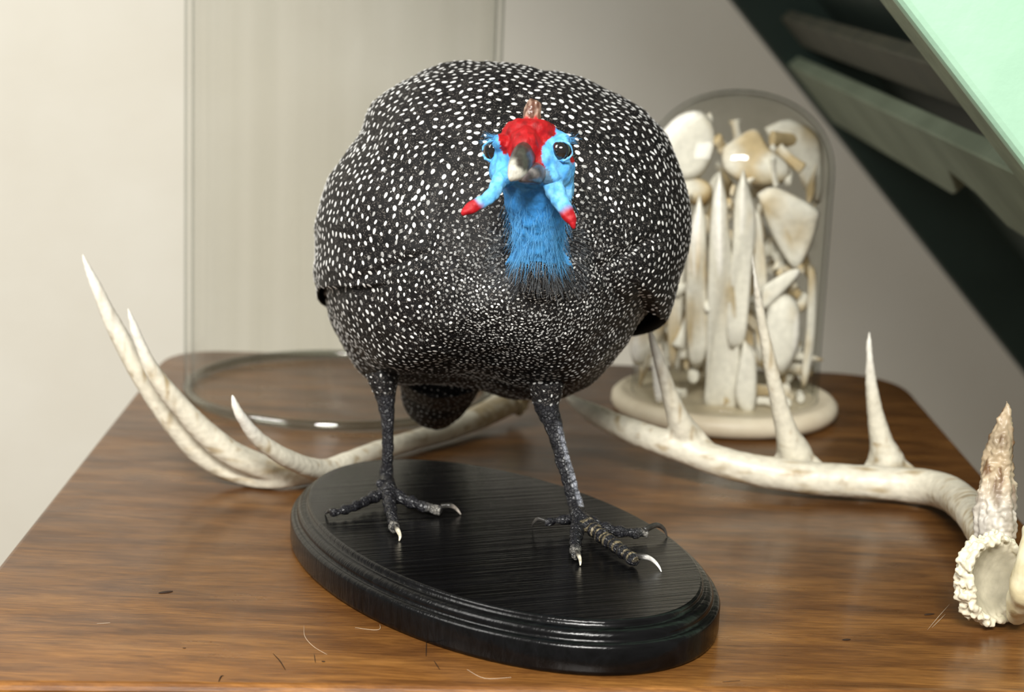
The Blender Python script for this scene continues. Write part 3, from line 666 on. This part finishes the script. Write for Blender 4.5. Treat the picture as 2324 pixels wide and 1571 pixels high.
def inpoly(x, y, poly):
    r = np.zeros(len(x), bool); n = len(poly)
    for i in range(n):
        x1, y1 = poly[i]; x2, y2 = poly[i - 1]
        r ^= ((y1 > y) != (y2 > y)) & (x < (x2 - x1) * (y - y1) / (y2 - y1 + 1e-9) + x1)
    return r
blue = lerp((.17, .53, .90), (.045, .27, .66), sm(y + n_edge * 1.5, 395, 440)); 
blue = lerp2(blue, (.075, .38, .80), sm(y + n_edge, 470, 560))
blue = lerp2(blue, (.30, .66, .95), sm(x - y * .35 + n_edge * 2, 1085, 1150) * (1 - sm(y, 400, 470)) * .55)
cheek = inpoly(x, y, [(1222, 290), (1330, 290), (1330, 520), (1280, 500), (1245, 420)]); blue[cheek] = lerp2(lerp((.25, .62, .94), (.13, .45, .86), sm(n_edge / 14, -.3, .4)), (.1, .4, .8), sm(y, 430, 500))[cheek]
RED = (.36, .002, .005)
cap = [(1140, 350), (1130, 310), (1130, 282), (1165, 272), (1190, 262), (1230, 262), (1262, 282), (1262, 303), (1244, 318), (1230, 335), (1230, 362), (1243, 396), (1212, 396), (1150, 352)]
j = n_edge * .35
isred = inpoly(x + j, y - j, cap) & (y < 395) | inpoly(x + j, y - j, [(1284, 338), (1310, 345), (1300, 372), (1292, 370)])
blue[isred] = lerp(RED, (.22, .002, .004), sm(n_edge / 14, .1, .5))[isred]
grey = inpoly(x + j, y + j, [(1222, 388), (1245, 385), (1268, 440), (1250, 440), (1228, 412)]); blue[grey] = (.12, .20, .27)
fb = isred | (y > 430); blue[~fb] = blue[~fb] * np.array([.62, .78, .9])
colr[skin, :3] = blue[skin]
lc = np.tile(np.array([.014, .014, .017]), (len(co), 1))
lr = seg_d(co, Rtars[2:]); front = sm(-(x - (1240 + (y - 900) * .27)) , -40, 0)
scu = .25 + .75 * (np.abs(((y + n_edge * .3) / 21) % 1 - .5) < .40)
lc = lerp2(lc, (.42, .44, .50), (lr < .003) * sm(x - (1240 + (y - 900) * .275), 2, 9) * (1 - sm(x - (1240 + (y - 900) * .275), 18, 24)) * sm(y, 950, 1010) * (y < 1150) * scu * (.75 + n_edge * .03))  # pale front scutes, with their highlight painted into the colour
mt = toes[4]; tv_ = np.array(mt[3][:3]) - np.array(mt[0][:3]); tt = ((co - np.array(mt[0][:3])) @ tv_) / (tv_ @ tv_)
on = (seg_d(co, mt) < .0015) & (tt > .12); st_ = .5 + .5 * np.cos(tt * 2 * pi * 13)
lc = lerp2(lc, (.26, .21, .12), on * (st_ > .80) * (.6 + n_edge * .05) * sm(co[:, 2], PZT + .003, PZT + .006))
for t_ in toes[1:3] + toes[3:4] + toes[5:6]:
    e = np.array(t_[-1][:3]); lc = lerp2(lc, (.20, .19, .17), (1 - sm(np.linalg.norm(co - e, axis=1), .002, .012)) * (.6 + .4 * np.sign(n_edge)))
colr[leg, :3] = lc[leg]
ca = body.color_attributes.new('Col', 'FLOAT_COLOR', 'POINT'); ca.data.foreach_set('color', colr.ravel())
body.materials.clear()
for k in ('plumage', 'skin', 'legskin'): body.materials.append(M[k])
npoly = len(body.polygons); lv = np.empty(len(body.loops), int); body.loops.foreach_get('vertex_index', lv)
ls = np.empty(npoly, int); body.polygons.foreach_get('loop_start', ls); fv = lv[ls]
mi = np.where(skin[fv], 1, np.where(leg[fv], 2, 0)); body.polygons.foreach_set('material_index', mi)
idx = np.where(leg)[0]
toe_wave = np.zeros(len(co))
for t_ in toes:
    a_ = np.array(t_[0][:3]); b_ = np.array(t_[-1][:3]); L_ = np.linalg.norm(b_ - a_); m_ = seg_d(co, t_) < .0015
    q_ = ((co - a_) @ (b_ - a_)) / L_; toe_wave[m_] = (np.cos(q_[m_] * 2 * pi / .0085) * .00045 + np.cos(q_[m_] * 2 * pi / .0021) * .00012)
# feather relief on the plumage, creases on the head skin
no = np.empty(len(co) * 3); body.vertices.foreach_get('normal', no); no = no.reshape(-1, 3)
pl_ = ~(skin | leg); am = np.zeros(len(co)); idx = np.where(pl_)[0]
am[idx] = pnoise(co[idx], 38) * .0022 + pnoise(co[idx] + 5, 120) * .0008
idx = np.where(skin)[0]; am[idx] = pnoise(co[idx] * np.array([1, 1, .6]), 330) * .0008 + pnoise(co[idx], 140) * .0010
idx = np.where(leg)[0]; am[idx] = toe_wave[idx] + pnoise(co[idx], 260) * .0007 + pnoise(co[idx], 600) * .0003
setco(body, co + no * am[:, None])
bo = link('body', body, None, bird)

def shellpart(fn, us, vs_, th_in, name, mat_out):
    """closed sheet: fn(u,v,off) outer and inner surfaces joined round the rim"""
    nu, nv = len(us), len(vs_); vs = []; fs = []; mi = []
    for s in (0, 1):
        for u in us:
            for v in vs_: vs.append(fn(u, v, s))
    for s in (0, 1):
        o = s * nu * nv
        for i in range(nu - 1):
            for k in range(nv - 1):
                q = (o + i * nv + k, o + i * nv + k + 1, o + (i + 1) * nv + k + 1, o + (i + 1) * nv + k); fs.append(q if s == 0 else q[::-1]); mi.append(s)
    o = nu * nv
    for i in range(nu - 1):
        for k in (0, nv - 1): a, b = i * nv + k, (i + 1) * nv + k; fs.append((a, b, o + b, o + a) if k == 0 else (b, a, o + a, o + b)); mi.append(1)
    for k in range(nv - 1):
        for i in (0, nu - 1): a, b = i * nv + k, i * nv + k + 1; fs.append((b, a, o + a, o + b) if i == 0 else (a, b, o + b, o + a)); mi.append(1)
    me = mesh(name, vs, fs); me.materials.append(mat_out); me.materials.append(M['pit_shade']); me.polygons.foreach_set('material_index', mi)
    return me
def ss(x, a, b):
    t = min(max((x - a) / (b - a), 0), 1); return t * t * (3 - 2 * t)
def wingL(u, v, s):
    th = radians(u); ph = radians(v); k = 1 - ss(u, 162.5, 184); fade = ss(v, 36, 62) * (1 - ss(v, 120, 152)) * (1 - ss(u, 190, 214))
    off = .0026 * fade * (1 + .25 * sin(u * .9) * .3) + .0030 * k ** 1.6 * ss(v, 40, 80) + .0015 * sin(u / 2.2) * fade * .35
    if s: off = off - .0012 - .004 * (1 - k)
    return torso(th, ph, off + 1e-6)
def wingR(u, v, s):
    th = radians(u); v0 = 36 + 34 * ss(u, 12, 31); vv = v0 + (150 - v0) * (v - 36) / 114; ph = radians(vv)
    k = ss(u, 10, 32); fade = ss(v, 36, 58) * (1 - ss(v, 125, 150)) * ss(u, -30, -5)
    off = .0035 * fade + .0105 * k ** 1.5 * ss(v, 36, 44)
    if s: off = -.002 + .75 * off * k
    return torso(th, ph, off + 1e-6)
wl = shellpart(wingL, list(np.linspace(214, 162.5, 60)), list(np.linspace(36, 152, 80)), 0, 'wing', M['plumage'])
wr = shellpart(wingR, list(np.linspace(29.5, -30, 60)), list(np.linspace(36, 150, 80)), 0, 'wing', M['plumage'])
wl.materials[1] = M['plumage']
wlo = link('wing', wl, None, bird); wro = link('wing', wr, None, bird)
wro['label'] = 'folded wing with hollow under its tip painted shade-black'

# ---- white marks on the feathers
def tri_sample(me, n, ok):
    me.calc_loop_triangles(); nt_ = len(me.loop_triangles); ti = np.empty(nt_ * 3, int); me.loop_triangles.foreach_get('vertices', ti); ti = ti.reshape(-1, 3)
    mm = np.empty(nt_, int); me.loop_triangles.foreach_get('material_index', mm)
    co = coarray(me); ti = ti[mm == ok]; a, b, c = co[ti[:, 0]], co[ti[:, 1]], co[ti[:, 2]]; cr = np.cross(b - a, c - a); ar = np.linalg.norm(cr, axis=1)
    k = rng.choice(len(ti), n, p=ar / ar.sum()); u = rng.random(n); v = rng.random(n); f = u + v > 1; u[f] = 1 - u[f]; v[f] = 1 - v[f]
    vn = np.empty(len(co) * 3); me.vertices.foreach_get('normal', vn); vn = vn.reshape(-1, 3)
    nn = vn[ti[k, 0]] * (1 - u - v)[:, None] + vn[ti[k, 1]] * u[:, None] + vn[ti[k, 2]] * v[:, None]
    return a[k] + (b[k] - a[k]) * u[:, None] + (c[k] - a[k]) * v[:, None], nn / np.linalg.norm(nn, axis=1)[:, None]
PXM = 1.05 / F
def fields(p, y_front):
    """spacing px, half length px, half width px, barred probability, grey probability at photo-ish position"""
    x, y = p
    breast = exp(-((x - 1185) / 245) ** 2 - ((y - 710) / 150) ** 2)
    mant = exp(-((x - 1235) / 235) ** 2 - ((y - 540) / 115) ** 2)
    fine = min(1, breast * 1.25 + mant * .95)
    low = ss(y, 690, 800)
    sp = 20.5 * (1 - fine) + 7.4 * fine; sp = sp * (1 - .22 * low * (1 - fine))
    hl = 6.5 * (1 - fine) + 3.3 * fine; hw = 4.2 * (1 - fine) + 2.1 * fine
    if low > 0: hl = hl * (1 - .05 * low * (1 - fine)); hw = hw * (1 - .28 * low * (1 - fine))
    return sp, hl, hw, min(.8, fine * 1.1), .12 + .35 * mant + .15 * fine, fine
def make_spots(me, ok, n, name, bvh_over=None, parent=bird):
    pts, nor = tri_sample(me, n, ok); pp, dd = pix(pts); grid = {}; V = {0: [], 1: []}; Fc = {0: [], 1: []}; cell = .007
    ctr = P(1148, 520, 1.04); cnt = 0
    for i in range(n):
        p = pts[i]; nv = nor[i]
        front = nv @ (_C - p) > -.02
        if not front and random.random() < .6: continue
        sp, hl, hw, pb, pg, fine = fields(pp[i], front)
        if p[2] < 1.0 and p[1] > 1.12: sp = 15; hl = 3.2; hw = 2.2; pb = 0; pg = 1; fine = .5
        if pp[i][1] > 838 and p[1] < 1.1 and fine < .35: sp = 15; hl = 3.6; hw = 1.9; pg = .75; pb = 0
        sp_m = sp * PXM * .92; key = tuple((p / cell).astype(int)); bad = False; rr = int(ceil(sp_m / cell))
        for dx in range(-rr, rr + 1):
            for dy in range(-rr, rr + 1):
                for dz in range(-rr, rr + 1):
                    for q in grid.get((key[0] + dx, key[1] + dy, key[2] + dz), ()):
                        if (q[0] - p[0]) ** 2 + (q[1] - p[1]) ** 2 + (q[2] - p[2]) ** 2 < sp_m * sp_m: bad = True; break
                    if bad: break
                if bad: break
            if bad: break
        if bad: continue
        grid.setdefault(key, []).append(p)
        nvv = Vector(nv); rad = Vector(p) - ctr; t = nvv.cross(rad.cross(nvv)); 
        view = Vector((0, -1, .25)); t = view.cross(rad); t = t - nvv * t.dot(nvv)
        if t.length < 1e-4: t = nvv.orthogonal()
        t.normalize(); ang = random.gauss(0, .45 + .35 * fine); b = nvv.cross(t); t2 = t * cos(ang) + b * sin(ang); b2 = nvv.cross(t2)
        s = random.uniform(.78, 1.2); 
        if random.random() < .12: s *= .6
        L_, W_ = hl * s * PXM, hw * s * PXM * random.uniform(.85, 1.15); g = 1 if random.random() < pg else 0
        c = Vector(p) + nvv * .00012
        Vs, Fs = V[g], Fc[g]
        if random.random() < pb:
            nb = random.choice((2, 3, 3, 4)); wd = .85 * PXM; st = 2.25 * PXM
            hgt = max(W_ * 1.5, 2.2 * PXM)
            for k in range(nb):
                o = c + t2 * (k - (nb - 1) / 2) * st; q = len(Vs)
                Vs += [o - b2 * hgt * .9, o - t2 * wd * .8 , o + b2 * hgt * .9, o + t2 * wd * .8]; Vs += [o + nvv * .0003]
                Fs += [(q, q + 3, q + 4), (q + 3, q + 2, q + 4), (q + 2, q + 1, q + 4), (q + 1, q, q + 4)]
        else:
            q = len(Vs); m = 9; Vs.append(c + nvv * .00035)
            egg = random.uniform(0, .25)
            for k in range(m):
                a = 2 * pi * k / m; Vs.append(c + t2 * cos(a) * L_ + b2 * sin(a) * W_ * (1 - egg * cos(a)))
            for k in range(m): Fs.append((q, q + 1 + k, q + 1 + (k + 1) % m))
        cnt += 1
    for g, mt, nm in ((0, 'spot', 'white'), (1, 'spot_grey', 'grey')):
        if V[g]:
            o = link(name, mesh(name, V[g], Fc[g]), M[mt], parent); o['kind'] = 'stuff'; o['label'] = nm + ' feather spots'
    print('spots', name, cnt)
make_spots(body, 0, 150000, 'feather_spots')
for wo, wm in ((wlo, wl), (wro, wr)): make_spots(wm, 0, 20000, 'feather_spots', parent=bird)

# ---- bill, casque, eyes, wattles, claws
def bprof(th): return .88 + .36 * max(cos(th), 0) ** 5 - .06 * abs(sin(th)) ** 2
v, f = tube(B([(1200, 366, .922, .0060), (1192, 361, .913, .0070), (1184, 368, .905, .0075), (1178, 379, .898, .0070), (1170, 391, .892, .0053), (1162, 403, .889, .0030), (1158, 411, .8882, .0007)]), 28, 6, prof=bprof, up=(-.1, -.3, 1), flat=.95)
me = mesh('bill', v, f)
def billc(co):
    p, _ = pix(co); n = pnoise(co, 260); k = sm(p[:, 1] - (p[:, 0] - 1160) * .75 + n * 14, 352, 372)
    return lerp((.050, .040, .034), (.62, .60, .52), k)
paint(me, billc); link('bill', me, M['horn'], bird)['label'] = 'hooked bill, dark at the base and ivory at the tip'
v, f = tube(B([(1222, 392, .920, .0052), (1212, 394, .910, .0056), (1198, 397, .901, .0046), (1184, 401, .895, .0030), (1176, 402, .893, .001)]), 18, 5, flat=1.0)
me = mesh('lower_bill', v, f); paint(me, lambda co: lerp((.055, .045, .048), (.20, .17, .17), sm(pnoise(co, 200), -.2, .4))); link('lower_bill', me, M['horn'], bird)
cz = remesh([tube(B([(1212, 300, .930, .0062), (1209, 282, .929, .0054), (1208, 262, .929, .0047), (1211, 242, .930, .0042), (1214, 230, .931, .0034), (1216, 226, .931, .0018)]), 16, 6, flat=.85)], .0005, 3)
roughen(cz, .0009, 260, (1, 1, .3)); roughen(cz, .0004, 700)
def casq(co):
    p, _ = pix(co); n = pnoise(co * np.array([1, 1, .4]), 500); c = lerp((.13, .055, .035), (.36, .24, .18), sm(n, -.2, .4)); return lerp2(c, (.45, .012, .016), sm(p[:, 1] + n * 14, 262, 276))
paint(cz, casq); link('casque', cz, M['horn'], bird)['label'] = 'brown ridged horn on the crown'
for (ex, ey, eY, r) in ((1273, 341, .9188, .0052), (1122, 341, .9315, .0056)):
    c = P(ex, ey, eY); v, f = ball(c, (r, r, r * 1.05), 24, 16); link('eye', mesh('eye', v, f), M['eye'], bird)
    # lids: an upper and a lower fold
    sx = 1 if ex > 1200 else -1
    for up in (1, -1):
        pts = []
        for k in range(9):
            a = pi * (k / 8); q = c + Vector((-sx * cos(a) * r * .95 + sx * r * .12, -r * .42 - sin(a) * .0004 + (sx * -cos(a) * sx) * -r * .5, up * sin(a) * r * .92)); pts.append((*q, .0003 + .0004 * sin(a)))
        me = remesh([tube(pts, 10, 3)], .0003, 2); roughen(me, .0006, 600); paint(me, lambda co: lerp((.08, .34, .70), (.22, .58, .92), sm(pnoise(co, 500), -.3, .3))); link('eyelid', me, M['skin'], bird)
for pts in ([(1142, 392, .921, .0040), (1132, 414, .914, .0034), (1119, 438, .909, .0031), (1100, 455, .905, .0028), (1077, 467, .902, .0026), (1060, 478, .901, .0021), (1047, 487, .900, .0008)],
            [(1250, 400, .921, .0050), (1257, 426, .915, .0044), (1269, 452, .910, .0039), (1282, 474, .907, .0034), (1293, 494, .905, .0027), (1300, 508, .904, .0017), (1304, 519, .903, .0005)]):
    me = remesh([tube(B(pts), 16, 6, up=(0, -1, 0), flat=1.15)], .0005, 2); roughen(me, .0005, 350)
    e = np.array(P(*pts[-1][:3])); 
    def wc(co, e=e):
        n = pnoise(co, 300); dd = np.linalg.norm(co - e, axis=1); c = lerp((.12, .43, .80), (.20, .54, .88), sm(n, -.3, .3)); return lerp2(c, (.40, .006, .012), 1 - sm(dd + n * .0015, .0085, .0125))
    paint(me, wc); link('wattle', me, M['skin'], bird)['label'] = 'blue wattle with a red tip'
def claw(pts, c):
    v, f = tube(pts, 10, 5, flat=.8); me = mesh('claw', v, f); tip = np.array(pts[-1][:3]); ln = np.linalg.norm(tip - np.array(pts[0][:3]))
    paint(me, lambda co: lerp(c, (.03, .028, .025), sm(np.linalg.norm(co - tip, axis=1), ln * .55, ln * .8))); link('claw', me, M['horn'], bird)
def CL(seq): return [(*T(x, y, h), r) for x, y, h, r in seq]
iv = (.72, .66, .52)
claw(CL([(898, 1196, .0055, .0017), (904, 1206, .0050, .0015), (908, 1218, .0022, .0010), (906, 1228, .0004, .0004)]), iv)
claw(CL([(1002, 1150, .0055, .0015), (1022, 1148, .0065, .0014), (1036, 1156, .0035, .0010), (1046, 1168, .0004, .0004)]), (.35, .31, .27))
claw(CL([(760, 1160, .0045, .0017), (748, 1160, .0045, .0013), (738, 1166, .0004, .0004)]), (.08, .08, .08))
claw(CL([(1309, 1254, .0055, .0015), (1314, 1262, .0055, .0013), (1317, 1274, .0025, .0009), (1317, 1284, .0004, .0004)]), iv)
claw(CL([(1442, 1264, .0055, .0018), (1464, 1264, .0070, .0015), (1482, 1272, .0050, .0011), (1495, 1286, .0020, .0007), (1501, 1298, .0003, .0003)]), (.80, .78, .74))
claw(CL([(1462, 1204, .0065, .0019), (1488, 1192, .0080, .0016), (1506, 1200, .0050, .0011), (1514, 1218, .0004, .0004)]), (.05, .045, .04))
claw(CL([(1240, 1184, .0055, .0013), (1222, 1178, .0060, .0012), (1212, 1186, .0035, .0008), (1208, 1194, .0008, .0004)]), (.05, .045, .04))

# ---- bristles on the neck, collar and brows
def hairs(items, name, mat, r=.00010, parent=bird):
    vs = []; fs = []
    for p, d_, ln in items:
        d_ = d_.normalized(); s = d_.orthogonal().normalized(); b = d_.cross(s); drop = Vector((0, 0, -1)); q = len(vs)
        for k in range(4):
            t = k / 3; c = p + d_ * ln * t + drop * ln * .25 * t * t; rr = r * (1 - .75 * t)
            for m in range(3): a = 2 * pi * m / 3; vs.append(c + s * cos(a) * rr + b * sin(a) * rr)
        for k in range(3):
            for m in range(3): a = q + k * 3 + m; b_ = q + k * 3 + (m + 1) % 3; fs.append((a, b_, b_ + 3, a + 3))
    o = link(name, mesh(name, vs, fs), M[mat], parent); o['kind'] = 'stuff'; return o
bco = coarray(body); bno = np.empty(len(bco) * 3); body.vertices.foreach_get('normal', bno); bno = bno.reshape(-1, 3); bpx, _ = pix(bco)
cand = np.where(skin & (bpx[:, 1] > 430) & (bno[:, 1] < .4))[0]
it = []
for i in rng.choice(cand, 1500):
    w_ = (bpx[i, 1] - 430) / 160
    if random.random() > w_ * 1.1: continue
    n_ = Vector(bno[i]); dn_ = Vector((random.gauss(0, .35), -.15, -1)); it.append((Vector(bco[i]), dn_ + n_ * random.uniform(.15, .5), random.uniform(.004, .010)))
hairs(it, 'neck_bristles', 'bluehair')['label'] = 'fine blue neck hairs'
cand = np.where((~skin) & (np.abs(bpx[:, 0] - 1222) < 105) & (bpx[:, 1] > 520) & (bpx[:, 1] < 650) & (bno[:, 1] < .2))[0]
for mat_, cnt_ in (('darkhair', 1100), ('greyhair', 700)):
    it = []
    for i in rng.choice(cand, cnt_):
        out = Vector(((bpx[i, 0] - 1222) / 70, 0, -(bpx[i, 1] - 560) / 70)); it.append((Vector(bco[i]), out + Vector(bno[i]) * .35 + Vector((random.gauss(0, .3), 0, random.gauss(-.2, .3))), random.uniform(.003, .008)))
    hairs(it, 'collar_bristles', mat_)
it = []
for (cx, cy, sx) in ((1284, 318, 1), (1124, 314, -1)):
    for k in range(26): it.append((P(cx + random.uniform(-12, 12), cy + random.uniform(-6, 8), .920), Vector((sx * random.uniform(.3, 1.2), -.3, random.uniform(-.2, .9))), random.uniform(.004, .009)))
hairs(it, 'brow_bristles', 'bluehair', .00012)
